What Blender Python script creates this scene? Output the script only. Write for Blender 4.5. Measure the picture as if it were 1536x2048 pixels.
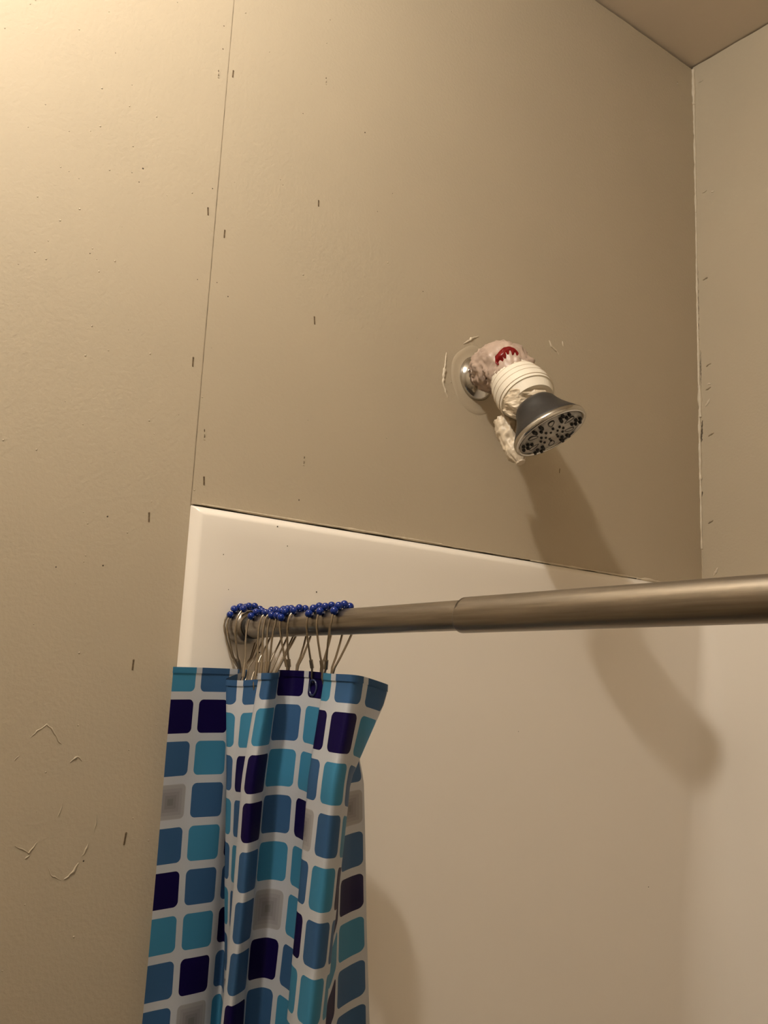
import bpy, bmesh, math, random
import numpy as np
from mathutils import Vector, Matrix, noise

for o in list(bpy.data.objects):
    bpy.data.objects.remove(o, do_unlink=True)
COL = bpy.context.scene.collection
scn = bpy.context.scene
random.seed(7)

# ------------------------------------------------------------------ camera
ZS = 1.79                       # height of the shower surround's top edge above the floor
CEIL = ZS + 0.963               # ceiling height
CAM = np.array([-1.32761, -0.91575, ZS - 0.18595])
CR = np.array([0.79987107, -0.59844837, 0.04545131])     # camera right
CU = np.array([-0.14843862, -0.12388379, 0.98113138])    # camera up
CF = np.array([0.58152579, 0.79152533, 0.18792391])      # camera forward
FPX = 1868.3                    # focal length in pixels of a 1536 x 2048 frame
cam = bpy.data.cameras.new('camera')
cam.sensor_fit = 'VERTICAL'; cam.sensor_height = 32.0; cam.lens = FPX / 2048 * 32.0
cam.clip_start = 0.01
camo = bpy.data.objects.new('camera', cam); COL.objects.link(camo)
M = Matrix.Identity(4)
for i in range(3):
    M[i][0] = CR[i]; M[i][1] = CU[i]; M[i][2] = -CF[i]; M[i][3] = CAM[i]
camo.matrix_world = M
scn.camera = camo

# ------------------------------------------------------------------ light and exposure
w = bpy.data.worlds.new('world'); scn.world = w; w.use_nodes = True
w.node_tree.nodes['Background'].inputs[0].default_value = (0.0, 0.0, 0.0, 1)
scn.view_settings.view_transform = 'Standard'; scn.view_settings.look = 'None'
scn.view_settings.gamma = 1.0; scn.view_settings.use_curve_mapping = False
scn.view_settings.exposure = 0.0
LAMP = (-1.40, -0.465, ZS + 0.88)
LAMP_W = 34.5
LAMP_COL = (1.0, 0.945, 0.855)

# ------------------------------------------------------------------ helpers
def ray(px, py):
    return CF + CR * (px - 768) / FPX - CU * (py - 1024) / FPX
def on_back(px, py, y=0.0):     # point of the back wall (plane y) seen at a pixel
    d = ray(px, py); return CAM + d * ((y - CAM[1]) / d[1])
def on_right(px, py, x=0.0):
    d = ray(px, py); return CAM + d * ((x - CAM[0]) / d[0])

def setp(o, label=None, cat=None, group=None, kind=None):
    if label: o['label'] = label
    if cat: o['category'] = cat
    if group: o['group'] = group
    if kind: o['kind'] = kind
    return o
def empty(name, loc=(0, 0, 0)):
    o = bpy.data.objects.new(name, None); COL.objects.link(o); o.location = loc
    o.empty_display_size = 0.02
    return o
def link(name, me, mat=None, parent=None, smooth=False):
    o = bpy.data.objects.new(name, me); COL.objects.link(o)
    if mat and not me.materials: me.materials.append(mat)
    if smooth:
        for p in me.polygons: p.use_smooth = True
    if parent:
        o.parent = parent
        o.matrix_parent_inverse = Matrix.Translation(parent.location).inverted()
    return o
def from_bm(name, bm, mat=None, parent=None, smooth=False):
    me = bpy.data.meshes.new(name)
    bmesh.ops.recalc_face_normals(bm, faces=bm.faces)
    bm.to_mesh(me); bm.free()
    return link(name, me, mat, parent, smooth)
def add_box(bm, a, b, bevel=0):
    r = bmesh.ops.create_cube(bm, size=1)
    a, b = Vector(a), Vector(b); c = (a + b) / 2; s = b - a
    for v in r['verts']:
        v.co = Vector((v.co.x * s.x, v.co.y * s.y, v.co.z * s.z)) + c
    if bevel:
        es = list({e for v in r['verts'] for e in v.link_edges})
        bmesh.ops.bevel(bm, geom=es, offset=bevel, segments=2, affect='EDGES')
def frames(pts):
    pts = [Vector(p) for p in pts]; n = len(pts); out = []
    prev = None
    for i in range(n):
        t = (pts[min(i + 1, n - 1)] - pts[max(i - 1, 0)])
        t = t.normalized() if t.length > 1e-9 else Vector((0, 0, 1))
        if prev is None:
            a = Vector((0, 0, 1)) if abs(t.z) < 0.9 else Vector((1, 0, 0))
            nn = (a - t * a.dot(t)).normalized()
        else:
            nn = (prev - t * prev.dot(t)).normalized()
        prev = nn; out.append((pts[i], nn, t.cross(nn)))
    return out
def add_tube(bm, pts, rad, seg=8, cap=True, closed=False):
    """rad: number or function(i, angle) -> radius"""
    rings = []
    for i, (p, n, b) in enumerate(frames(pts)):
        ring = []
        for k in range(seg):
            a = 2 * math.pi * k / seg
            rr = rad(i, a) if callable(rad) else rad
            ring.append(bm.verts.new(p + (n * math.cos(a) + b * math.sin(a)) * rr))
        rings.append(ring)
    m = len(rings)
    for i in range(m if closed else m - 1):
        A, B = rings[i], rings[(i + 1) % m]
        for k in range(seg):
            bm.faces.new((A[k], A[(k + 1) % seg], B[(k + 1) % seg], B[k]))
    if cap and not closed:
        bm.faces.new([bm.verts.new(v.co) for v in rings[0][::-1]]); bm.faces.new([bm.verts.new(v.co) for v in rings[-1]])
    return rings
def add_lathe(bm, prof, org, axis, seg=40, up=(0, 0, 1), warp=None):
    """prof: list of (distance along axis, radius)"""
    ax = Vector(axis).normalized(); u = Vector(up)
    n = (u - ax * u.dot(ax)).normalized(); b = ax.cross(n); org = Vector(org)
    rings = []
    for j, (h, r) in enumerate(prof):
        ring = []
        for k in range(seg):
            a = 2 * math.pi * k / seg
            rr = max(r, 1e-5); hh = h
            if warp: hh, rr = warp(j, a, h, rr)
            ring.append(bm.verts.new(org + ax * hh + (n * math.cos(a) + b * math.sin(a)) * rr))
        rings.append(ring)
    for A, B in zip(rings, rings[1:]):
        for k in range(seg):
            bm.faces.new((A[k], A[(k + 1) % seg], B[(k + 1) % seg], B[k]))
    if prof[0][1] > 1e-4: bm.faces.new([bm.verts.new(v.co) for v in rings[0][::-1]])
    if prof[-1][1] > 1e-4: bm.faces.new([bm.verts.new(v.co) for v in rings[-1]])
    return rings

# ------------------------------------------------------------------ materials
def mat(name, col, rough=0.5, metal=0.0, var=0.0, vscale=20, bump=0.0, bscale=300, bdist=0.0004,
        spec=0.5, coat=0.0, stretch=None, trans=0.0, emit=None, var2=None):
    m = bpy.data.materials.new(name); m.use_nodes = True
    nt = m.node_tree; N, L = nt.nodes, nt.links
    b = N['Principled BSDF']
    b.inputs['Base Color'].default_value = (*col, 1)
    b.inputs['Roughness'].default_value = rough
    b.inputs['Metallic'].default_value = metal
    b.inputs['Specular IOR Level'].default_value = spec
    b.inputs['Coat Weight'].default_value = coat
    if trans: b.inputs['Transmission Weight'].default_value = trans
    tc = N.new('ShaderNodeTexCoord'); vec = tc.outputs['Object']
    if stretch:
        mp = N.new('ShaderNodeMapping'); mp.inputs['Scale'].default_value = stretch
        L.new(vec, mp.inputs['Vector']); vec = mp.outputs['Vector']
    if var:
        n = N.new('ShaderNodeTexNoise'); n.inputs['Scale'].default_value = vscale
        n.inputs['Detail'].default_value = 4
        L.new(vec, n.inputs['Vector'])
        r = N.new('ShaderNodeValToRGB')
        lo = [max(0, c * (1 - var)) for c in col]; hi = [min(1, c * (1 + var)) for c in col]
        if var2: lo = var2
        r.color_ramp.elements[0].position = 0.3; r.color_ramp.elements[0].color = (*lo, 1)
        r.color_ramp.elements[1].position = 0.7; r.color_ramp.elements[1].color = (*hi, 1)
        L.new(n.outputs['Fac'], r.inputs['Fac']); L.new(r.outputs['Color'], b.inputs['Base Color'])
    if bump:
        n2 = N.new('ShaderNodeTexNoise'); n2.inputs['Scale'].default_value = bscale
        n2.inputs['Detail'].default_value = 3
        L.new(vec, n2.inputs['Vector'])
        bp = N.new('ShaderNodeBump'); bp.inputs['Strength'].default_value = bump
        bp.inputs['Distance'].default_value = bdist
        L.new(n2.outputs['Fac'], bp.inputs['Height']); L.new(bp.outputs['Normal'], b.inputs['Normal'])
    return m

PAINT = (0.45, 0.378, 0.275)
M_WALL = mat('tan_wall_paint', PAINT, 0.55, var=0.025, vscale=5, bump=0.55, bscale=230, bdist=0.0008, spec=0.3)
M_WALL2 = mat('tan_wall_paint_smooth', PAINT, 0.5, var=0.02, vscale=30, bump=0.2, bscale=120, bdist=0.0006, spec=0.35)
M_CAULK = mat('painted_caulk', (0.58, 0.50, 0.38), 0.45, var=0.06, vscale=80, bump=0.4, bscale=200, bdist=0.001)
M_CEIL = mat('ceiling_paint', (0.72, 0.63, 0.52), 0.7, var=0.02, vscale=6, bump=0.3, bscale=200, bdist=0.0005, spec=0.2)
M_DARK = mat('dark_joint', (0.16, 0.115, 0.07), 0.9, var=0.3, vscale=90)
M_HOLE = mat('hole_shade_and_speck', (0.07, 0.05, 0.03), 0.8)  # dark specks, and shade of holes and tears put into the colour
M_STAPLE = mat('dark_slot_staple', (0.15, 0.105, 0.06), 0.6, metal=0.2, var=0.4, vscale=400)  # dark metal whose tone also paints the shade of sunk slots
M_DENT = mat('dent_shade', (0.28, 0.22, 0.14), 0.6)  # darker tone paints the shade inside nail dents
M_FLOOR = mat('dark_floor', (0.10, 0.075, 0.055), 0.6, var=0.2, vscale=8)
M_SURR = mat('gloss_white_fiberglass', (0.85, 0.785, 0.70), 0.26, var=0.01, vscale=3, bump=0.05, bscale=12, bdist=0.003, spec=0.4)
M_NICKEL = mat('brushed_nickel', (0.34, 0.305, 0.265), 0.31, metal=1.0, var=0.18, vscale=60, stretch=(6, 0.25, 6),
               bump=0.12, bscale=220, bdist=0.0003)
M_WIRE = mat('nickel_wire', (0.36, 0.31, 0.245), 0.30, metal=1.0)
M_CHROME = mat('chrome', (0.55, 0.53, 0.5), 0.16, metal=1.0)
M_BEAD = mat('blue_bead', (0.003, 0.020, 0.17), 0.12, spec=0.35, coat=0.15)
M_DKGREY = mat('dark_grey_plastic', (0.024, 0.0215, 0.020), 0.45, bump=0.05, bscale=500)
M_FACE = mat('grey_face_plastic', (0.40, 0.38, 0.35), 0.35, metal=0.3, var=0.25, vscale=70)
M_BLACK = mat('black_rubber', (0.012, 0.011, 0.010), 0.5)
M_TAPE = mat('cream_tape', (0.78, 0.71, 0.59), 0.6, var=0.03, vscale=60, bump=0.2, bscale=160, bdist=0.0006)
M_BAG = mat('thin_tan_plastic_bag', (0.45, 0.335, 0.265), 0.38, var=0.12, vscale=45, bump=0.35, bscale=90, bdist=0.0015)
M_BAGW = mat('thin_cream_plastic_bag', (0.62, 0.515, 0.38), 0.4, var=0.08, vscale=45, bump=0.35, bscale=90, bdist=0.0015)
M_RED = mat('red_print_plastic', (0.32, 0.012, 0.012), 0.25, bump=0.3, bscale=120, bdist=0.001)
M_OTHER = mat('unseen_wall_bounce_paint', (0.66, 0.58, 0.46), 0.6, var=0.02, vscale=5)  # unseen walls, kept lighter to add bounce light
M_PORC = mat('white_porcelain', (0.8, 0.78, 0.74), 0.25)

# ------------------------------------------------------------------ the room
XSEAM = -0.912                  # left edge of the surround and of the upper panel
XL, YF = -2.7, -1.62            # left wall, wall behind the camera
PT = 0.012                      # panel thickness (the backing lies this far behind the panel faces)
JT = 0.0035                     # open joint under the ceiling

def struct(name, a, b, m):
    bm = bmesh.new(); add_box(bm, a, b)
    return setp(from_bm(name, bm, m), kind='structure')
floor = struct('floor', (XL - .1, YF - .1, -0.1), (.1, .1, 0), M_FLOOR)
ceiling = struct('ceiling', (XL - .1, YF - .1, CEIL), (.1, .1, CEIL + .1), M_CEIL)
wall_back = struct('wall_back', (XL - .1, PT, 0), (.1, .1, CEIL), M_DARK)
wall_right = struct('wall_right', (PT, YF - .1, 0), (.1, PT, CEIL), M_DARK)
wall_left = struct('wall_left', (XL - .1, YF, 0), (XL, PT, CEIL), M_OTHER)
wall_front = struct('wall_front', (XL - .1, YF - .1, 0), (PT, YF, CEIL), M_OTHER)

def panel(name, parent, P, mat_, thick_dir, ragged):
    """A board given by its outline P (list of world points, on the visible face), extruded by thick_dir."""
    bm = bmesh.new(); pts = []
    n = len(P)
    for i in range(n):
        a, b = Vector(P[i]), Vector(P[(i + 1) % n])
        amp = ragged[i]
        k = max(1, int((b - a).length / 0.012)) if amp else 1
        for j in range(k):
            q = a.lerp(b, j / k)
            if amp and j:
                d = (b - a).normalized(); nn = Vector(thick_dir).cross(d).normalized()
                q = q + nn * amp * (noise.noise(q * 22) + 0.6 * noise.noise(q * 75))
            pts.append(q)
    vf = [bm.verts.new(p) for p in pts]
    vb = [bm.verts.new(p + Vector(thick_dir)) for p in pts]
    bm.faces.new(vf); bm.faces.new(vb[::-1])
    for i in range(len(pts)):
        j = (i + 1) % len(pts)
        bm.faces.new((vf[i], vb[i], vb[j], vf[j]))
    bmesh.ops.triangulate(bm, faces=[f for f in bm.faces if len(f.verts) > 4])
    return from_bm(name, bm, mat_, parent)
zt = CEIL - JT
pl = panel('wall_panel', wall_back, [(XL, 0, 0), (XSEAM - .0006, 0, 0), (XSEAM - .0006, 0, zt), (XL, 0, zt)],
           M_WALL, (0, PT, 0), [0, .00012, .0012, 0])
pl['label'] = 'painted board left of the vertical seam'
pr = panel('wall_panel', wall_back, [(XSEAM + .0006, 0, ZS + .0016), (0.0, 0, ZS + .0016), (0.0, 0, zt - .004), (-.22, 0, zt - .001), (XSEAM + .0006, 0, zt)],
           M_WALL, (0, PT, 0), [.0009, 0, .0016, .0014, .00012])
pr['label'] = 'painted board above the shower surround'
pb = panel('wall_panel', wall_right, [(0, 0, 0), (0, YF, 0), (0, YF, CEIL - .0025), (0, 0, CEIL - .0025)],
           M_WALL, (PT, 0, 0), [0, 0, .001, 0])

bm = bmesh.new(); add_box(bm, (XSEAM - .003, .0004, ZS + .0005), (XSEAM + .003, PT, CEIL - .004))
from_bm('seam_filler', bm, mat('seam_filler', (0.27, 0.215, 0.145), .8, var=.3, vscale=60), wall_back)
bm = bmesh.new(); add_box(bm, (XSEAM - .0006, 0, 0), (XSEAM + .02, PT, ZS - .001))
from_bm('wall_batten', bm, M_WALL, wall_back)
# staples that hold the boards (slightly proud, dark colour stands in for shade in sunk slots)
def staple_mesh(painted):
    bm = bmesh.new()
    if painted:       # filled over with paint: a broken ridge round a thin dark slit
        for (x, z, sx, sz) in ((.0009, .0003, .0005, .004), (-.0008, -.001, .0004, .003), (0, -.0052, .0013, .0006)):
            r = bmesh.ops.create_icosphere(bm, subdivisions=1, radius=1)
            for v in r['verts']: v.co = Vector((v.co.x * sx + x, v.co.y * .0006, v.co.z * sz + z))
    else:
        add_box(bm, (-.0009, -.0004, -.0048), (.0009, .0006, .0048), 0.0003)
        r = bmesh.ops.create_icosphere(bm, subdivisions=1, radius=1)
        for v in r['verts']: v.co = Vector((v.co.x * .0012, v.co.y * .0006, v.co.z * .0011 + .0045))
    me = bpy.data.meshes.new('staple'); bm.to_mesh(me); bm.free()
    me.materials.append(M_WALL2 if painted else M_STAPLE)
    return me
SM = [staple_mesh(False), staple_mesh(True)]
bm = bmesh.new()
for (x, z, sx, sz) in ((0, .0032, .0008, .0016), (.0001, -.0018, .0006, .002)):
    r = bmesh.ops.create_icosphere(bm, subdivisions=1, radius=1)
    for v in r['verts']: v.co = Vector((v.co.x * sx + x, v.co.y * .00035, v.co.z * sz + z))
SLIT = bpy.data.meshes.new('staple'); bm.to_mesh(SLIT); bm.free(); SLIT.materials.append(M_STAPLE)
for (px, py, kind, sc) in [(437, 147, 1, 1), (466, 148, 0, .95), (652, 161, 1, 1), (637, 407, 0, .85), (416, 423, 0, .95),
                           (449, 468, 0, 1), (629, 641, 0, 1), (386, 724, 0, 1.1), (409, 868, 1, 1.2), (608, 921, 1, 1.1),
                           (408, 962, 0, .95), (298, 1035, 0, 1.05), (266, 1330, 0, 1.05), (250, 1678, 0, 1.2),
                           (1355, 167, 1, .8), (1119, 942, 0, .7)]:
    p = on_back(px, py)
    for me in ([SM[1], SLIT] if kind else [SM[0]]):
        o = link('staple', me, None, wall_back)
        o.location = (p[0], -0.0001, p[2]); o.scale = (1 if sc > .75 else .6, 1, sc)
        o.rotation_euler = (0, random.uniform(-.12, .12), 0)

# tiny specks and pin holes in the paint
def flecks(name, plist, conv, parent, m, size, axis):
    bm = bmesh.new()
    for (px, py) in plist:
        p = Vector(conv(px, py)); s = size * random.uniform(.6, 1.3)
        r = bmesh.ops.create_icosphere(bm, subdivisions=1, radius=1)
        for v in r['verts']:
            c = v.co * s
            c[axis] *= 0.3
            v.co = c + p
    o = from_bm(name, bm, m, parent, True)
    return setp(o, kind='stuff')
flecks('pin_hole', [(231, 106), (286, 337), (278, 364), (434, 565), (395, 559), (846, 583), (730, 265), (606, 227), (598, 1000),
                    (206, 1131), (112, 1134), (167, 1722), (785, 387), (755, 423), (180, 507), (215, 1033), (456, 593), (448, 52), (446, 98), (425, 377)],
       on_back, wall_back, M_HOLE, .0009, 1)
rp = [(random.uniform(0, 1350), random.uniform(0, 1000)) for _ in range(60)] + [(random.uniform(0, 330), random.uniform(0, 2000)) for _ in range(60)]
flecks('paint_bump', [q for q in rp if q[1] > (q[0] - 1150) * .72], on_back, wall_back, M_WALL2, .0010, 1)

# wrinkles and ridges in the paint
def ridge(pts, conv, parent, rad, m, name='paint_ridge', axis=1, seg=6):
    P = [Vector(conv(*q)) for q in pts]; D = []
    for a, b in zip(P, P[1:]):
        k = max(2, int((b - a).length / .002))
        for j in range(k): D.append(a.lerp(b, j / k))
    D.append(P[-1])
    D = [d + Vector([0 if i == axis else .0012 * noise.noise(d * 240 + Vector((i * 9, 3, 1))) for i in range(3)]) for d in D]
    bm = bmesh.new(); n = len(D)
    add_tube(bm, D, lambda i, a: rad * (0.25 + 0.75 * math.sin(math.pi * (i + .5) / n)) * (0.75 + .6 * noise.noise(D[i] * 330)), seg)
    for v in bm.verts:
        v.co[axis] *= 0.8
    return from_bm(name, bm, m, parent, True)
for pts, rr in [([(62, 1475), (75, 1462), (92, 1450), (103, 1456), (112, 1472), (122, 1490)], .0012),
                ([(140, 1525), (155, 1512), (165, 1524)], .0013), ([(30, 1520), (37, 1513)], .0008),
                ([(193, 1630), (192, 1650), (188, 1665)], .0009), ([(125, 1610), (116, 1632)], .0009),
                ([(30, 1692), (48, 1700), (57, 1706), (76, 1683)], .0011), ([(50, 1718), (60, 1712)], .0009),
                ([(178, 1685), (170, 1704), (164, 1712)], .0012), ([(157, 1725), (147, 1742), (128, 1760)], .0016),
                ([(122, 1760), (105, 1752), (94, 1735)], .0008)]:
    ridge(pts, on_back, wall_back, rr, M_WALL2)
# smears of filler on the wall round the shower pipe
for pts, rr in [([(893, 705), (889, 740), (886, 765), (895, 795)], .0028), ([(927, 688), (943, 678), (957, 673)], .0022),
                ([(1098, 680), (1103, 693), (1112, 702), (1118, 710)], .0024), ([(1125, 682), (1126, 692)], .0012),
                ([(1176, 700), (1182, 702)], .001)]:
    ridge(pts, on_back, wall_back, rr, M_CAULK, 'filler_smear', seg=8)

# lumpy bead of caulk in the corner, torn away in places
def bead(name, parent, pts, conv, rad, m, off=(0, 0, 0), kx=1.0):
    P = [Vector(conv(*q)) + Vector(off) for q in pts]; D = []
    for a, b in zip(P, P[1:]):
        k = max(2, int((b - a).length / .003))
        for j in range(k): D.append(a.lerp(b, j / k))
    D.append(P[-1])
    bm = bmesh.new()
    add_tube(bm, D, lambda i, a: rad * (0.85 + .7 * noise.noise(D[i] * 55) + .35 * noise.noise(D[i] * 210 + Vector((a, 0, 0)))), 8)
    return from_bm(name, bm, m, parent, True)
def zc(py):                     # height on the corner line seen at pixel row py
    return on_right(1387 + (py - 135) * .0187, py)[2]
def corner(name, y0, y1, rad, m, dx=0, dy=0):
    return bead(name, wall_right, [(0, y0), (0, y1)], lambda a, b: (dx, dy, zc(b)), rad, m)
corner('corner_caulk', 140, 210, .0040, M_CAULK, -.0006, -.001)
corner('corner_caulk', 208, 425, .0024, M_CAULK, -.0006, -.0012)
corner('corner_caulk', 423, 520, .0018, M_CAULK, -.0004, -.0008)
corner('corner_caulk', 518, 775, .0024, M_CAULK, -.0006, -.0006)
corner('corner_caulk', 772, 835, .0042, M_CAULK, -.0004, -.002)
corner('corner_caulk', 830, 960, .0032, M_CAULK, -.001, -.0005)
corner('corner_caulk', 955, 1098, .0024, M_CAULK, -.0008, -.0004)
corner('corner_caulk', 1096, 1178, .0014, M_WALL2, 0, -.0004)
# thin dark tears beside the bead, nail dents on the right wall
for pts, rr in [([(1401, 700), (1402, 770)], .0009), ([(1405, 840), (1403, 885)], .0018), ([(1402, 898), (1401, 938)], .0010),
                ([(1404, 983), (1404, 992)], .0018), ([(1404, 1032), (1403, 1048)], .001), ([(1396, 540), (1398, 690)], .0006)]:
    ridge(pts, on_right, wall_right, rr, M_HOLE, 'paint_tear', axis=0)
for (px, py) in [(1411, 557), (1417, 730), (1417, 777), (1422, 869), (1421, 1044), (1401, 163), (1409, 383)]:
    ridge([(px - 5, py + 3), (px + 5, py - 3)], on_right, wall_right, .0021, M_DENT if py > 500 else M_WALL2, 'nail_dent', axis=0)
for (px, py) in [(1425, 383), (1418, 768), (1416, 805), (1432, 1143)]:
    ridge([(px - 5, py + 9), (px + 4, py - 7)] if py > 790 else [(px - 3, py), (px + 3, py)], on_right, wall_right, .0026, M_CAULK, 'filler_smear', axis=0)

# ------------------------------------------------------------------ shower surround
def build_surround():
    """one moulded shell that runs along the back wall, round the corner and along the right wall"""
    proud, er = 0.012, 0.0105
    z0, z1 = 0.25, ZS
    ylen = 1.35
    ss = []                                    # plan coordinate: distance from the left edge
    xs_b = [0, .0002] + [er * (1 - math.cos(math.pi / 2 * k / 6)) for k in range(1, 7)]
    def prof(d):                               # proudness against the distance from the free edge
        if d <= 0: return 0.0
        if d >= er: return proud
        q = 1 - d / er
        return proud * (1 - q ** 1.7) ** .8
    zl = [z1 - d for d in ([0, .0003, .0008, .0016, .0027, .0040, .0055, .0072, .0088, er] + [.03, .06, .1, .16, .24, .34, .46, .6, .8, 1.0, 1.2, 1.54])]
    edge = [0, .0003, .0008, .0016, .0027, .0040, .0055, .0072, .0088, er, .05, .2, .4, .6, .72]
    rows = []
    for z in zl:
        dz = z1 - z; pz = prof(dz)
        rad = 0.010 + 0.075 * min(1, max(0, dz) / 0.55)   # the inside corner widens downwards
        c = pz
        row = []
        for e in edge:
            row.append((XSEAM + e, -min(prof(e), pz) if e < er or dz < er else -proud, z))
        cxn, cyn = -c - rad, -c - rad
        for k in range(0, 13):
            a = math.pi / 2 * k / 12
            row.append((cxn + rad * math.sin(a), cyn + rad * math.cos(a), z))
        for e in (.2, .3, .6, 1.0, ylen):
            row.append((-c, -e, z))
        rows.append(row)
    bm = bmesh.new()
    V = [[bm.verts.new(p) for p in row] for row in rows]
    for A, B in zip(V, V[1:]):
        for k in range(len(A) - 1):
            bm.faces.new((A[k], B[k], B[k + 1], A[k + 1]))
    o = from_bm('shower_surround', bm, M_SURR, None, True)
    # the normals must face the room
    me = o.data
    f = me.polygons[len(me.polygons) // 2]
    setp(o, 'glossy off-white moulded shower wall surround with rounded lip under the tan boards', 'shower surround')
    return o
surround = build_surround()
def on_surr(px, py): return on_back(px, py, -0.0122)
flecks('speck', [(555, 1053), (447, 1109), (1037, 1463), (457, 1179), (633, 1184), (519, 1305), (1297, 1774), (575, 1092)], on_surr, surround, M_HOLE, .0008, 1)
ridge([(672, 1097), (680, 1096), (685, 1098)], on_surr, surround, .0006, M_HOLE, 'scratch')

# caulk along the surround's top edge: cracked and dark at the left, a smeared bead at the right
def top_bead(x0, x1, rad, m, dz=0.001, dy=-.001):
    D = [Vector((x0 + (x1 - x0) * t / 60, dy, ZS + dz)) for t in range(61)]
    bm = bmesh.new()
    add_tube(bm, D, lambda i, a: rad * (.8 + .8 * noise.noise(D[i] * 40) + .4 * noise.noise(D[i] * 160)), 8)
    o = from_bm('caulk_bead', bm, m, None, True); return o
tc = empty('caulk_joint', (XSEAM, 0, ZS))
for x0, x1, rad, m, dz, dy in ((-.90, -.70, .0010, M_CAULK, .0030, -.0004), (-.73, -.56, .0014, M_CAULK, .0032, -.0006),
                               (-.40, -.16, .0016, M_CAULK, .0016, -.0016), (-.17, -.01, .0024, M_CAULK, .0012, -.002),
                               (-.62, -.40, .0007, M_CAULK, .0028, -.0004)):
    o = top_bead(x0, x1, rad, m, dz, dy); o.parent = tc; o.matrix_parent_inverse = Matrix.Translation(tc.location).inverted()
setp(tc, 'thin cracked caulk line between the tan board and the white surround', 'caulk')

# ------------------------------------------------------------------ lamp on the ceiling (out of view, lights the room)
lamp = empty('ceiling_lamp', (LAMP[0], LAMP[1], CEIL))
bm = bmesh.new()
add_lathe(bm, [(0, .06), (.012, .06), (.022, .048), (.034, .027), (.05, .021), (.052, .018)], (LAMP[0], LAMP[1], CEIL), (0, 0, -1), 32, up=(1, 0, 0))
from_bm('lamp_holder', bm, M_PORC, lamp, True)
ld = bpy.data.lights.new('bulb', 'POINT'); ld.energy = LAMP_W; ld.color = LAMP_COL; ld.shadow_soft_size = 0.025
lo = bpy.data.objects.new('bulb', ld); COL.objects.link(lo); lo.location = LAMP
lo.parent = lamp; lo.matrix_parent_inverse = Matrix.Translation(lamp.location).inverted()
setp(lamp, 'bare bulb in a white porcelain holder on the ceiling', 'ceiling lamp')

# ------------------------------------------------------------------ curtain rod
XR, ZR = -0.84777, ZS - 0.12588
def rod_y(px):                  # distance along the rod of the point seen at a pixel column
    best = min(((abs(768 + FPX * ((np.array([XR, -k / 2000, ZR]) - CAM) @ CR) / ((np.array([XR, -k / 2000, ZR]) - CAM) @ CF) - px), k) for k in range(0, 1500)))
    return -best[1] / 2000
YSW = -0.0122                    # face of the surround
rod = empty('shower_curtain_rod', (XR, YSW, ZR))
yj = rod_y(930)
R_IN, R_OUT = 0.0118, 0.0138
bm = bmesh.new(); add_lathe(bm, [(0, R_IN), (abs(yj) + .03, R_IN)], (XR, YSW - .004, ZR), (0, -1, 0), 40)
from_bm('inner_tube', bm, M_NICKEL, rod, True)
bm = bmesh.new()
def outer_warp(j, a, h, r):     # the tube's end is crimped a little off square
    return (h + (.004 * math.cos(a) if j < 3 else 0), r)
add_lathe(bm, [(0, R_IN + .0004), (.0003, R_OUT - .0006), (.0016, R_OUT), (.0024, R_OUT), (.006, R_OUT), (.6, R_OUT), (YF * -1 - abs(yj) - .02, R_OUT)], (XR, yj, ZR), (0, -1, 0), 48, warp=outer_warp)
from_bm('outer_tube', bm, M_NICKEL, rod, True)
bm = bmesh.new()
add_lathe(bm, [(0, .0175), (.003, .0182), (.020, .0176), (.0225, .0165), (.0235, .0122)], (XR, YSW, ZR), (0, -1, 0), 40)
from_bm('end_cap', bm, M_NICKEL, rod, True)
bm = bmesh.new()
add_lathe(bm, [(0, .0175), (.003, .0182), (.020, .0176), (.0225, .0165), (.0235, .0138)], (XR, YF, ZR), (0, 1, 0), 40)
from_bm('end_cap', bm, M_NICKEL, rod, True)
bm = bmesh.new()
add_lathe(bm, [(0, R_IN + .0002), (.001, .0128), (.006, .0128), (.007, R_IN + .0002)], (XR, YSW - .0235, ZR), (0, -1, 0), 40)
from_bm('rubber_collar', bm, M_BLACK, rod, True)
setp(rod, 'brushed nickel telescoping shower curtain rod with a thicker outer tube', 'curtain rod')

# ------------------------------------------------------------------ curtain
PITCH = 0.041                   # one printed square
#        col at top, u in squares, turn (+ away / - towards), row of first white line, col at row 1560, col at row 2048
CT = [(342, .25, 0, 1391, 323, 283), (394, 1.0, 1, 1391, 379, 345), (456, 1.9, 1, 1392, 447, 409), (490, 2.4, 1, 1394, 470, 437),
      (470, 3.1, -1, 1404, 458, 446), (452, 3.65, -1, 1416, 453, 447), (478, 4.0, -1, 1418, 466, 451), (516, 4.75, -1, 1416, 490, 457),
      (528, 5.1, -1, 1412, 500, 462), (508, 5.9, -1, 1408, 482, 442), (530, 6.35, -1, 1408, 504, 463), (549, 6.8, 1, 1406, 528, 485),
      (553, 7.15, 1, 1400, 533, 489), (580, 7.55, 1, 1400, 560, 520), (609, 8.0, -1, 1402, 592, 549), (636, 8.6, -1, 1406, 615, 575),
      (645, 9.0, -1, 1408, 620, 580), (640, 9.5, -1, 1410, 616, 574), (661, 10.0, -1, 1413, 640, 588), (695, 10.55, -1, 1416, 668, 618),
      (718, 10.92, 1, 1419, 690, 640), (757, 11.9, 1, 1432, 702, 648), (742, 12.8, 1, 1430, 690, 646), (705, 14.0, 1, 1420, 688, 671),
      (712, 14.6, 1, 1412, 704, 697), (716, 15.0, 1, 1405, 727, 738), (722, 15.6, 1, 1405, 716, 726), (722, 16.6, 1, 1405, 680, 690)]
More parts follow.
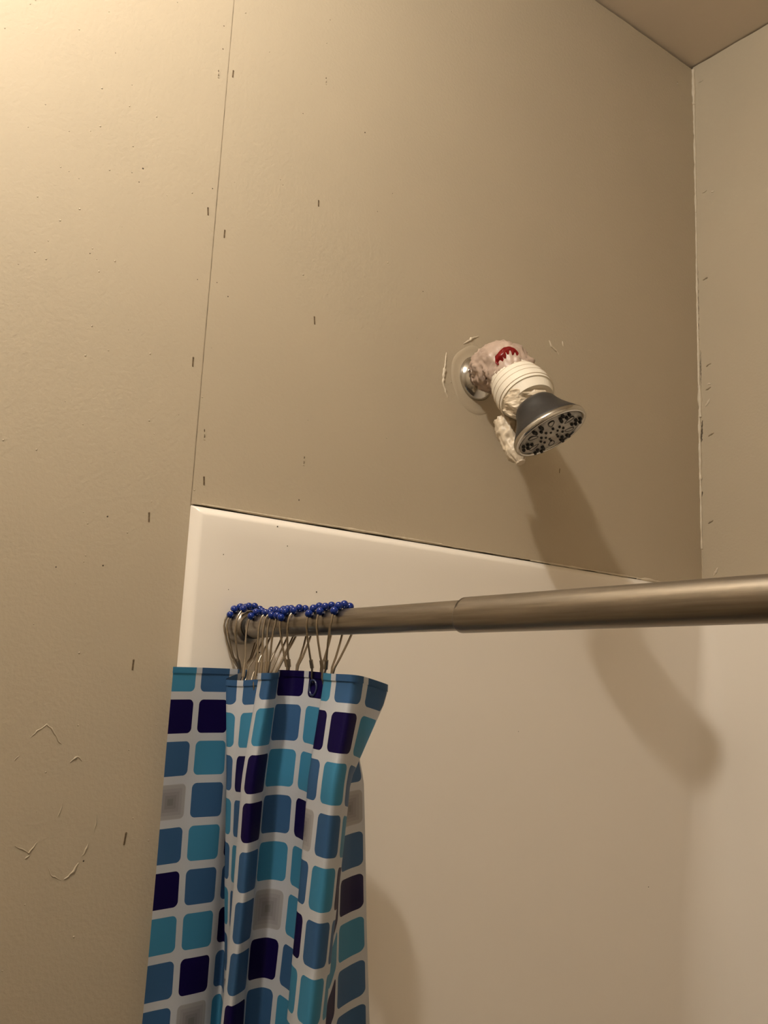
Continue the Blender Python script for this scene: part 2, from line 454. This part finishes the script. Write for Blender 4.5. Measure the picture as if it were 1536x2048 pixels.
def plan(col, py, P0):
    out = []
    for i, row in enumerate(CT):
        d = ray(row[col], py or row[3]); e = d[:2] / np.hypot(*d[:2])
        if i == 0:
            P = CAM[:2] + d[:2] * ((-.035 - CAM[1]) / d[1]) if P0 is None else P0
        else:
            ds = PITCH * (row[1] - CT[i - 1][1]); q = CAM[:2] - out[-1]; b = q @ e; D = b * b - (q @ q - ds * ds)
            P = CAM[:2] + (-b + row[2] * math.sqrt(max(D, 0))) * e
        out.append(P)
    return np.array(out)
planT = plan(0, None, None); planM = plan(4, 1560, planT[0]); planB = plan(5, 2048, planT[0])
# the last pleat curls back inside the tub (its place follows from the shadow it throws on the surround)
INNER = [(-.800, -.140), (-.776, -.120), (-.764, -.103), (-.786, -.090), (-.820, -.085)]
for k, (x, y) in enumerate(INNER):
    i = len(CT) - 5 + k
    planT[i] = (x, y)
    for P_, c_, r_ in ((planM, 4, 1560), (planB, 5, 2048)):
        d = ray(CT[i][c_], r_); P_[i] = (CAM + d * ((y - CAM[1]) / d[1]))[:2]
def zat(P, px, py):
    d = ray(px, py); return CAM[2] + d[2] * np.hypot(*(P - CAM[:2])) / np.hypot(*d[:2])
zgap = np.array([zat(P, c[0], c[3]) for P, c in zip(planT, CT)])
zgap[-5:] = CAM[2] - .014
zM = np.array([zat(P, c[4], 1560) for P, c in zip(planM, CT)])
zB = np.array([zat(P, c[5], 2048) for P, c in zip(planB, CT)])
UK = np.array([c[1] for c in CT])
def spline(Y, u):
    i = min(max(int(np.searchsorted(UK, u) - 1), 0), len(UK) - 2)
    h = UK[i + 1] - UK[i]; t = (u - UK[i]) / h
    def tan(k):
        a, b = max(k - 1, 0), min(k + 1, len(UK) - 1)
        return (Y[b] - Y[a]) / (UK[b] - UK[a])
    m0, m1 = tan(i) * h * .8, tan(i + 1) * h * .8
    return (2*t**3 - 3*t*t + 1) * Y[i] + (t**3 - 2*t*t + t) * m0 + (-2*t**3 + 3*t*t) * Y[i + 1] + (t**3 - t*t) * m1
VTOP = 0.32                     # the first row of squares is cut by the hem
L_, S_, N_, G_, W_ = 'L', 'S', 'N', 'G', 'W'
COLS = ['LNSGSNLSSLNS', 'SNLSLSLNGSLN', 'SLSLNSNSLNSL', 'SLSLSLSNLSLS', 'SLNSLSSLNLSL', 'LSSNLSLLSSNL', 'SLNNSSSNLSLN', 'NSLSLGNSLNSL',
        'NLLNLLSLNSLS', 'LNSGSNLLSLNS', 'SNLSLSLNSLGS', 'SLSLNSLSNSLL', 'SSLSNSLSLNSL', 'SSSGLNLNGSLN', 'LLSGSNLSSLNS', 'LSLSSNLSSNLL', 'SLNSLSSLNLSL']
RGB = {'L': (.055, .235, .40), 'S': (.045, .115, .25), 'N': (.008, .004, .050), 'G': (.33, .32, .33), 'W': (.70, .69, .68)}
def curtain_xyz(u, v):
    xt, yt = spline(planT[:, 0], u), spline(planT[:, 1], u)
    xm, ym = spline(planM[:, 0], u), spline(planM[:, 1], u)
    xb, yb = spline(planB[:, 0], u), spline(planB[:, 1], u)
    zg, zm, zb = spline(zgap, u), spline(zM, u), spline(zB, u)
    z = zg - (v - 1) * PITCH
    if z > zm: t = (zg - z) / (zg - zm); t = max(t, -.3); x, y = xt + (xm - xt) * t, yt + (ym - yt) * t
    else:
        t = min((zm - z) / (zm - zb), 1.6); x, y = xm + (xb - xm) * t, ym + (yb - ym) * t
    g = min(1, max(0, v - 1) / 6)
    x += .0022 * g * noise.noise(Vector((u * 1.1, v * .33, 2))); y += .0022 * g * noise.noise(Vector((u * 1.1, v * .33, 9)))
    return Vector((x, min(y, -.0155 if x > XSEAM - .01 else -.004), z))
def curtain_sheet(v0, v1, nv, name, off=0.0):
    us = [.25] + [k / 12 for k in range(4, int(16.6 * 12) + 1)]
    vs = nv
    verts = []; faces = []; cols = []
    for v in vs:
        for u in us:
            p = curtain_xyz(u, v)
            if off:
                t = curtain_xyz(min(u + .04, 16.58), v) - curtain_xyz(max(u - .04, .26), v)
                nn = Vector((t.y, -t.x, 0)).normalized(); p = p + nn * off
            verts.append(p)
    W = len(us)
    for j in range(len(vs) - 1):
        for i in range(W - 1):
            faces.append((j * W + i, j * W + i + 1, (j + 1) * W + i + 1, (j + 1) * W + i))
            ci = int((us[i] + us[i + 1]) / 2); cj = int((vs[j] + vs[j + 1]) / 2)
            cols.append((*RGB[COLS[ci][cj % 12]], 1.0 if COLS[ci][cj % 12] == 'G' else 0.0))
    me = bpy.data.meshes.new(name); me.from_pydata(verts, [], faces)
    uv = me.uv_layers.new(name='print')
    for poly in me.polygons:
        for li, vi in zip(poly.loop_indices, poly.vertices):
            uv.data[li].uv = (us[vi % W], vs[vi // W])
    at = me.attributes.new('ink', 'FLOAT_COLOR', 'FACE')
    for k, c in enumerate(cols): at.data[k].color = c
    return me
def curtain_material():
    m = bpy.data.materials.new('printed_vinyl'); m.use_nodes = True
    nt = m.node_tree; N, L = nt.nodes, nt.links; b = N['Principled BSDF']
    uv = N.new('ShaderNodeUVMap'); uv.uv_map = 'print'
    sp = N.new('ShaderNodeSeparateXYZ'); L.new(uv.outputs['UV'], sp.inputs[0])
    def mth(op, a, b_=None, c=None):
        n = N.new('ShaderNodeMath'); n.operation = op
        for i, x in enumerate((a, b_, c)):
            if x is None: continue
            if isinstance(x, (int, float)): n.inputs[i].default_value = x
            else: L.new(x, n.inputs[i])
        return n.outputs[0]
    half, rad = 0.405, 0.13
    q = []
    for ax in ('X', 'Y'):
        fr = mth('FRACT', sp.outputs[ax])
        d = mth('ABSOLUTE', mth('SUBTRACT', fr, 0.5))
        q.append(mth('SUBTRACT', d, half - rad))
    qx, qy = (mth('MAXIMUM', k, 0.0) for k in q)
    dist = mth('SQRT', mth('ADD', mth('MULTIPLY', qx, qx), mth('MULTIPLY', qy, qy)))
    # concentric print of the silver squares
    ins = mth('LESS_THAN', dist, rad)
    at = N.new('ShaderNodeAttribute'); at.attribute_name = 'ink'; at.attribute_type = 'GEOMETRY'
    mx = N.new('ShaderNodeMix'); mx.data_type = 'RGBA'
    L.new(ins, mx.inputs['Factor']); mx.inputs[6].default_value = (.55, .57, .61, 1)
    far = mth('MAXIMUM', mth('ABSOLUTE', mth('SUBTRACT', mth('FRACT', sp.outputs['X']), .5)), mth('ABSOLUTE', mth('SUBTRACT', mth('FRACT', sp.outputs['Y']), .5)))
    lev = mth('ADD', mth('MULTIPLY', mth('FLOOR', mth('MULTIPLY', far, 13.0)), .13), .62)      # nested silver squares
    k = mth('ADD', mth('MULTIPLY', mth('SUBTRACT', lev, 1.0), at.outputs['Alpha']), 1.0)
    vm = N.new('ShaderNodeVectorMath'); vm.operation = 'SCALE'; L.new(at.outputs['Color'], vm.inputs[0]); L.new(k, vm.inputs['Scale'])
    L.new(vm.outputs[0], mx.inputs[7])
    L.new(mx.outputs[2], b.inputs['Base Color'])
    b.inputs['Roughness'].default_value = 0.45; b.inputs['Specular IOR Level'].default_value = 0.08
    tr = N.new('ShaderNodeBsdfTranslucent'); L.new(mx.outputs[2], tr.inputs['Color'])
    ms = N.new('ShaderNodeMixShader'); ms.inputs[0].default_value = 0.22
    L.new(b.outputs[0], ms.inputs[1]); L.new(tr.outputs[0], ms.inputs[2])
    L.new(ms.outputs[0], N['Material Output'].inputs['Surface'])
    return m
M_CURT = curtain_material()
curtain = empty('shower_curtain', (XR, -.12, .12))
vs = [VTOP, .42, .5, .75] + [k / 4 for k in range(4, 36 * 4)]
sheet = link('sheet', curtain_sheet(0, 0, vs, 'sheet'), M_CURT, curtain, True)
hem = link('top_hem', curtain_sheet(0, 0, [VTOP - .004, VTOP + .02, VTOP + .14], 'top_hem', .0007), M_CURT, curtain, True)
hem2 = link('top_hem', curtain_sheet(0, 0, [VTOP - .004, VTOP + .02, VTOP + .14], 'top_hem', -.0007), M_CURT, curtain, True)
setp(curtain, 'blue and white square-print vinyl shower curtain bunched at the wall end of the rod', 'shower curtain')

# ------------------------------------------------------------------ curtain rings
ring_px = [473, 485, 503, 522, 546, 556, 566, 576, 588, 602, 640, 661, 688]
def nearest_u(x, y, lo, hi):
    return min((( (curtain_xyz(u, VTOP + .3).x - x) ** 2 + (curtain_xyz(u, VTOP + .3).y - y) ** 2), u) for u in np.linspace(lo, hi, 60))[1]
bead_me = None
ORD = 'first second third fourth fifth sixth seventh eighth ninth tenth eleventh twelfth thirteenth'.split()
for i, px in enumerate(ring_px):
    yc = min(rod_y(px), YSW - .004)
    over_cap = yc > YSW - .0245
    rr = (0.0182 if over_cap else R_IN) + 0.0036
    ut = nearest_u(XR + random.uniform(-.008, .008), yc + random.uniform(-.01, .01), .5, 13.0)
    tgt = curtain_xyz(ut, VTOP + .16) + Vector((CF[0], CF[1], 0)) * .004
    yaw = random.uniform(-.25, .25)
    ax = Vector((math.cos(yaw), math.sin(yaw), 0))
    cen = Vector((XR, yc, ZR))
    off = Vector((tgt.x - XR, tgt.y - yc, 0))
    # outline of the hook: over the rod, in towards the waist, round the eyelet
    low = ZR - tgt.z + .004
    pts = []
    key = [(-rr, 0), (-rr * .97, -.006), (-rr * .80, -.018), (-rr * .55, -.032), (-.0052, -low + .016), (-.0050, -low + .006), (-.003, -low + .001), (0, -low),
           (.003, -low + .001), (.0050, -low + .006), (.0052, -low + .016), (rr * .55, -.032), (rr * .80, -.018), (rr * .97, -.006), (rr, 0)]
    for k in range(1, 12):
        a = math.pi * k / 12; key.append((rr * math.cos(a), rr * math.sin(a)))
    for s, h in key:
        f = max(0, -h) / low
        pts.append(cen + ax * s * (1 if h > -.01 else 1) + Vector((0, 0, h)) + off * f)
    ring = empty('curtain_ring', (cen.x, cen.y, cen.z))
    bm = bmesh.new(); add_tube(bm, pts, .00105, 8, closed=True)
    from_bm('wire', bm, M_WIRE, ring, True)
    bm = bmesh.new()
    a_, b_ = pts[3].lerp(pts[4], .35), pts[4].lerp(pts[5], .2)
    add_tube(bm, [a_, a_.lerp(b_, .5), b_], .0019, 8)
    from_bm('clasp', bm, M_WIRE, ring, True)
    if bead_me is None:
        bm = bmesh.new(); bmesh.ops.create_uvsphere(bm, u_segments=14, v_segments=9, radius=.0039)
        bead_me = bpy.data.meshes.new('roller_bead'); bm.to_mesh(bead_me); bm.free(); bead_me.materials.append(M_BEAD)
        for p in bead_me.polygons: p.use_smooth = True
    sh = random.uniform(-.28, .28)
    for k in range(5):
        a = math.pi / 2 + (k - 2) * .47 * (1 if not over_cap else .8) + sh
        b = link('roller_bead', bead_me, None, ring)
        b.location = cen + ax * rr * math.cos(a) + Vector((0, 0, rr * math.sin(a) + .0002))
    ring['group'] = 'curtain hooks on the rod'
    ring['category'] = 'curtain hook'
    ring['label'] = 'wire curtain hook with blue roller beads, ' + ORD[i] + ' along the rod from its end cap'
# the one eyelet that faces the room, clear and shiny
ut = 8.32; tgt = curtain_xyz(ut, VTOP + .36)
t = curtain_xyz(ut + .05, VTOP + .36) - curtain_xyz(ut - .05, VTOP + .36)
nn = Vector((t.y, -t.x, 0)).normalized(); tt = Vector((t.x, t.y, 0)).normalized()
if nn.dot(Vector(CF)) > 0: nn = -nn
bm = bmesh.new()
add_tube(bm, [tgt + nn * .0012 + (tt * math.cos(q) + Vector((0, 0, 1)) * math.sin(q) * 1.15) * .0062 for q in [2 * math.pi * k / 20 for k in range(20)]], .0011, 6, closed=True)
from_bm('eyelet', bm, mat('clear_blue_plastic', (.03, .04, .10), .12, coat=.6), curtain, True)

# ------------------------------------------------------------------ shower head
BASE = Vector(on_back(952, 758))
sh = empty('shower_fixture', tuple(BASE))
def B(dx, dy, dz): return BASE + Vector((dx, dy, dz))
bm = bmesh.new()
add_lathe(bm, [(0, .030), (.002, .031), (.006, .029), (.011, .024), (.015, .017), (.017, .0115)], BASE, (0, -1, 0), 40)
from_bm('escutcheon', bm, M_CHROME, sh, True)
bm = bmesh.new()
def ragw(j, a, h, r):
    return h, r * (1 + .05 * math.sin(a * 2 + 1) + .07 * noise.noise(Vector((math.cos(a) * 1.6, math.sin(a) * 1.6, 4))))
add_lathe(bm, [(0, .046), (.0006, .0445), (.0005, .040), (.0008, .034), (.0012, .0315)], BASE + Vector((-.001, 0, -.003)), (0, -1, 0), 48, warp=ragw)
from_bm('sealant_ring', bm, M_WALL2, sh, True)
arm = [B(0, -.004, 0), B(-.001, -.03, .001), B(-.003, -.052, -.001), B(-.005, -.070, -.010), B(-.006, -.085, -.026), B(-.007, -.105, -.048), B(-.008, -.118, -.066)]
bm = bmesh.new(); add_tube(bm, arm, .0107, 20); from_bm('shower_arm', bm, M_DKGREY, sh, True)

# head: dark bell, chrome rim, face with rubber nozzles
NRM = Vector((.24, -.44, -.865)).normalized()          # where the face looks
FC = Vector(CAM + ray(1102, 866) * ((BASE.x - .013 - CAM[0]) / ray(1102, 866)[0]))   # centre of the face
AXH = NRM
UPH = (-Vector((0, -1, 0)) - AXH * (-Vector((0, -1, 0))).dot(AXH)).normalized()
bm = bmesh.new()
add_lathe(bm, [(-.048, .012), (-.046, .022), (-.041, .0262), (-.034, .0288), (-.026, .0330), (-.018, .0385), (-.011, .0440), (-.007, .0462), (-.005, .0464), (-.004, .046)], FC, AXH, 48)
from_bm('head_body', bm, M_DKGREY, sh, True)
bm = bmesh.new()
add_lathe(bm, [(-.007, .0462), (-.0062, .0475), (-.003, .0480), (.0004, .0476), (.0016, .0460), (.0012, .043), (-.001, .0425)], FC, AXH, 56)
rim = from_bm('chrome_rim', bm, M_CHROME, sh, True)
bm = bmesh.new()
add_lathe(bm, [(-.003, .0435), (-.0006, .0432), (.0004, .037), (.0002, .0345), (.0010, .030), (.0014, .018), (.0022, .015), (.0026, .006), (.0026, 0)], FC, AXH, 48)
face = from_bm('face_plate', bm, M_FACE, sh, True)
n1 = UPH; n2 = AXH.cross(n1)
bm = bmesh.new(); add_lathe(bm, [(0, .0017), (.0018, .0016), (.0026, .0011), (.003, .0003)], (0, 0, 0), (0, 0, 1), 8, up=(1, 0, 0))
nz = bpy.data.meshes.new('nozzle'); bmesh.ops.recalc_face_normals(bm, faces=bm.faces); bm.to_mesh(nz); bm.free(); nz.materials.append(M_BLACK)
rot = AXH.to_track_quat('Z', 'Y')
def nozzle(r, a, s=1.0):
    o = link('nozzle', nz, None, sh)
    o.location = FC + AXH * (.0008 if r > .02 else .0014) + (n1 * math.cos(a) + n2 * math.sin(a)) * r
    o.rotation_mode = 'QUATERNION'; o.rotation_quaternion = rot; o.scale = (s, s, s)
for k in range(6):
    a0 = 2 * math.pi * k / 6 + .2
    for dr, da in ((.0385, -.13), (.0385, .13), (.0325, -.13), (.0330, .16), (.0270, .02)):
        nozzle(dr, a0 + da, 1.3)
for k in range(10): nozzle(.0155, 2 * math.pi * k / 10, 1.0)
for k in range(5): nozzle(.0085, 2 * math.pi * k / 5 + .3, .95)
# recessed dark teardrops between the nozzle groups
for k in range(6):
    a = 2 * math.pi * (k + .5) / 6 + .2
    c = FC + AXH * .0009 + (n1 * math.cos(a) + n2 * math.sin(a)) * .0275
    er_ = (n1 * math.cos(a) + n2 * math.sin(a)); et = AXH.cross(er_)
    bm = bmesh.new()
    add_tube(bm, [c + er_ * .0068 * math.cos(q) + et * (.0036 + .0014 * math.cos(q)) * math.sin(q) for q in [2 * math.pi * j / 20 for j in range(20)]], .0008, 6, closed=True)
    from_bm('spray_slot', bm, M_DKGREY, face, True)
    bm = bmesh.new()
    vsx = [bm.verts.new(c + er_ * .0064 * math.cos(q) + et * (.0033 + .0013 * math.cos(q)) * math.sin(q) + AXH * .0003) for q in [2 * math.pi * j / 20 for j in range(20)]]
    bm.faces.new(vsx); from_bm('spray_slot', bm, M_FACE, face)

# bag and tape wound round the pipe joint
def blob(name, pts, rads, m, seed, amp, freq=40, seg=56, sub=10, ridged=True, flat=False, pleat=False):
    """a crumpled skin along a path"""
    P = [Vector(p) for p in pts]; D = []; RR = []
    for i in range(len(P) - 1):
        for j in range(sub):
            t = j / sub; D.append(P[i].lerp(P[i + 1], t)); RR.append(rads[i] + (rads[i + 1] - rads[i]) * (3*t*t - 2*t**3))
    D.append(P[-1]); RR.append(rads[-1])
    for _ in range(4):
        D = [D[0]] + [(D[k - 1] + D[k] * 2 + D[k + 1]) / 4 for k in range(1, len(D) - 1)] + [D[-1]]
    bm = bmesh.new(); fr = frames(D)
    def rad(i, a):
        if pleat:
            q = Vector((math.cos(a) * 2.4 + seed, math.sin(a) * 2.4, i * .11))
            n = (0.45 - abs(noise.noise(q))) * .9 + (0.3 - abs(noise.noise(q * 2.3 + Vector((3, 1, i * .05))))) * .6 + .3 * noise.noise(q * 5)
            return RR[i] + amp * n * min(1, RR[i] / .02)
        p = fr[i][0] + (fr[i][1] * math.cos(a) + fr[i][2] * math.sin(a)) * RR[i]
        q = p * freq + Vector((seed, seed * 2.3, -seed))
        n = noise.noise(q) * .6
        if ridged:
            n += (0.5 - abs(noise.noise(q * 1.7 + Vector((5, 1, 2))))) * .9 + (0.3 - abs(noise.noise(q * 4.1))) * .35
        return RR[i] + amp * n * min(1, RR[i] / .012)
    add_tube(bm, D, rad, seg)
    return from_bm(name, bm, m, sh, not flat)
bag = blob('plastic_wrap', [B(0, -.014, .000), B(0, -.017, .000), B(-.002, -.036, .004), B(-.004, -.058, .004), B(-.005, -.072, -.008), B(-.006, -.084, -.024)],
           [.012, .023, .0300, .0305, .0295, .026], M_BAG, 3.1, .0090, 36, seg=72, sub=8, pleat=True)
# scrap of red print showing through a tear
def scrap(name, centre, e1, e2, nrm, w_, h_, m, seed, amp):
    e1, e2, nrm = Vector(e1).normalized(), Vector(e2).normalized(), Vector(nrm).normalized()
    bm = bmesh.new(); n = 12; V = []
    for j in range(n + 1):
        row = []
        for k in range(n + 1):
            a, b = k / n * 2 - 1, j / n * 2 - 1
            # squircle outline with a ragged rim
            s = 1 - .18 * (a * a * b * b) * 2 + .12 * noise.noise(Vector((a * 2, b * 2, seed)))
            q = Vector(centre) + e1 * a * w_ * s + e2 * b * h_ * s
            q += nrm * (amp * noise.noise(Vector((a * 2.2, b * 2.2, seed + 4))) - .35 * amp * (a * a + b * b) * 3)
            row.append(bm.verts.new(q))
        V.append(row)
    for A, C_ in zip(V, V[1:]):
        for k in range(n): bm.faces.new((A[k], A[k + 1], C_[k + 1], C_[k]))
    bmesh.ops.solidify(bm, geom=bm.faces[:], thickness=.0006)
    return from_bm(name, bm, m, sh, True)
VIEW = Vector(-CF)
def at_px(px, py, dx=0.0):      # point in the vertical plane of the pipe
    d = ray(px, py); return Vector(CAM + d * ((BASE.x + dx - CAM[0]) / d[0]))
def towards(p, d): return p + (Vector(CAM) - p).normalized() * d
RC = towards(at_px(1014, 714), .0455)
VR = (Vector(CAM) - RC).normalized()
scrap('red_scrap', RC, CR * .8 + CU * .75, CU * .7 - CR * .8, VR, .0155, .0125, M_RED, 1.2, .004)
# bands of tape, each a slightly tilted hoop
TD = (at_px(1082, 830, -.010) - at_px(1020, 750, -.005)).normalized()
T0 = at_px(1024, 756, -.005)
def band(h0, h1, r0, r1, m=M_TAPE):
    bm = bmesh.new()
    def wp(j, a, h, r):
        n = noise.noise(Vector((math.cos(a) * 1.1, math.sin(a) * 1.1, 3)))
        return h + .004 * math.cos(a - .6) + .002 * n, r * (1 + .05 * n)
    k = 5
    prof = [(h0 + .0004, r0 - .004)] + [(h0 + (h1 - h0) * t / k, r0 + (r1 - r0) * t / k) for t in range(k + 1)] + [(h1 - .0004, r1 - .004)]
    add_lathe(bm, prof, T0, TD, 64, warp=wp)
    return from_bm('tape_band', bm, m, sh, False)
band(-.004, .014, .0295, .0325)
band(.010, .025, .0336, .0350)
band(.021, .036, .0361, .0363)
band(.031, .047, .0374, .0366)
band(.042, .059, .0370, .0300)
def tape_edge(h, r):            # raised rim of each turn of tape, darker colour paints the crease
    n_ = (Vector((0, 0, 1)) - TD * TD.z).normalized(); b_ = TD.cross(n_); pts = []
    for k in range(64):
        a = 2 * math.pi * k / 64; n = noise.noise(Vector((math.cos(a) * 1.1, math.sin(a) * 1.1, 3)))
        pts.append(T0 + TD * (h + .004 * math.cos(a - .6) + .002 * n) + (n_ * math.cos(a) + b_ * math.sin(a)) * r * (1 + .05 * n))
    bm = bmesh.new(); add_tube(bm, pts, .0006, 6, closed=True)
    return from_bm('tape_edge', bm, M_BAGW, sh, True)
tape_edge(.0100, .0333); tape_edge(.0210, .0359); tape_edge(.0310, .0372); tape_edge(.0420, .0371)
# loose skirt of the bag below the tape and its tail hanging behind the head
blob('bag_skirt', [T0 + TD * .042, T0 + TD * .047 + Vector((0, .003, -.001)), T0 + TD * .056 + Vector((-.001, .011, -.005)), T0 + TD * .060 + Vector((-.002, .022, -.014))],
     [.026, .0325, .0305, .022], M_BAGW, 8.4, .0055, 46, flat=True)
tail = [at_px(1012, 840, -.008), at_px(1017, 862, -.008), at_px(1024, 888, -.007), at_px(1034, 908, -.006), at_px(1042, 926, -.005)]
blob('bag_tail', tail, [.014, .0140, .0115, .0115, .005], M_BAGW, 5.5, .0085, 70, seg=48, pleat=True)
setp(sh, 'dark grey shower head with chrome rim, its pipe wrapped in tape and plastic bag', 'shower head')
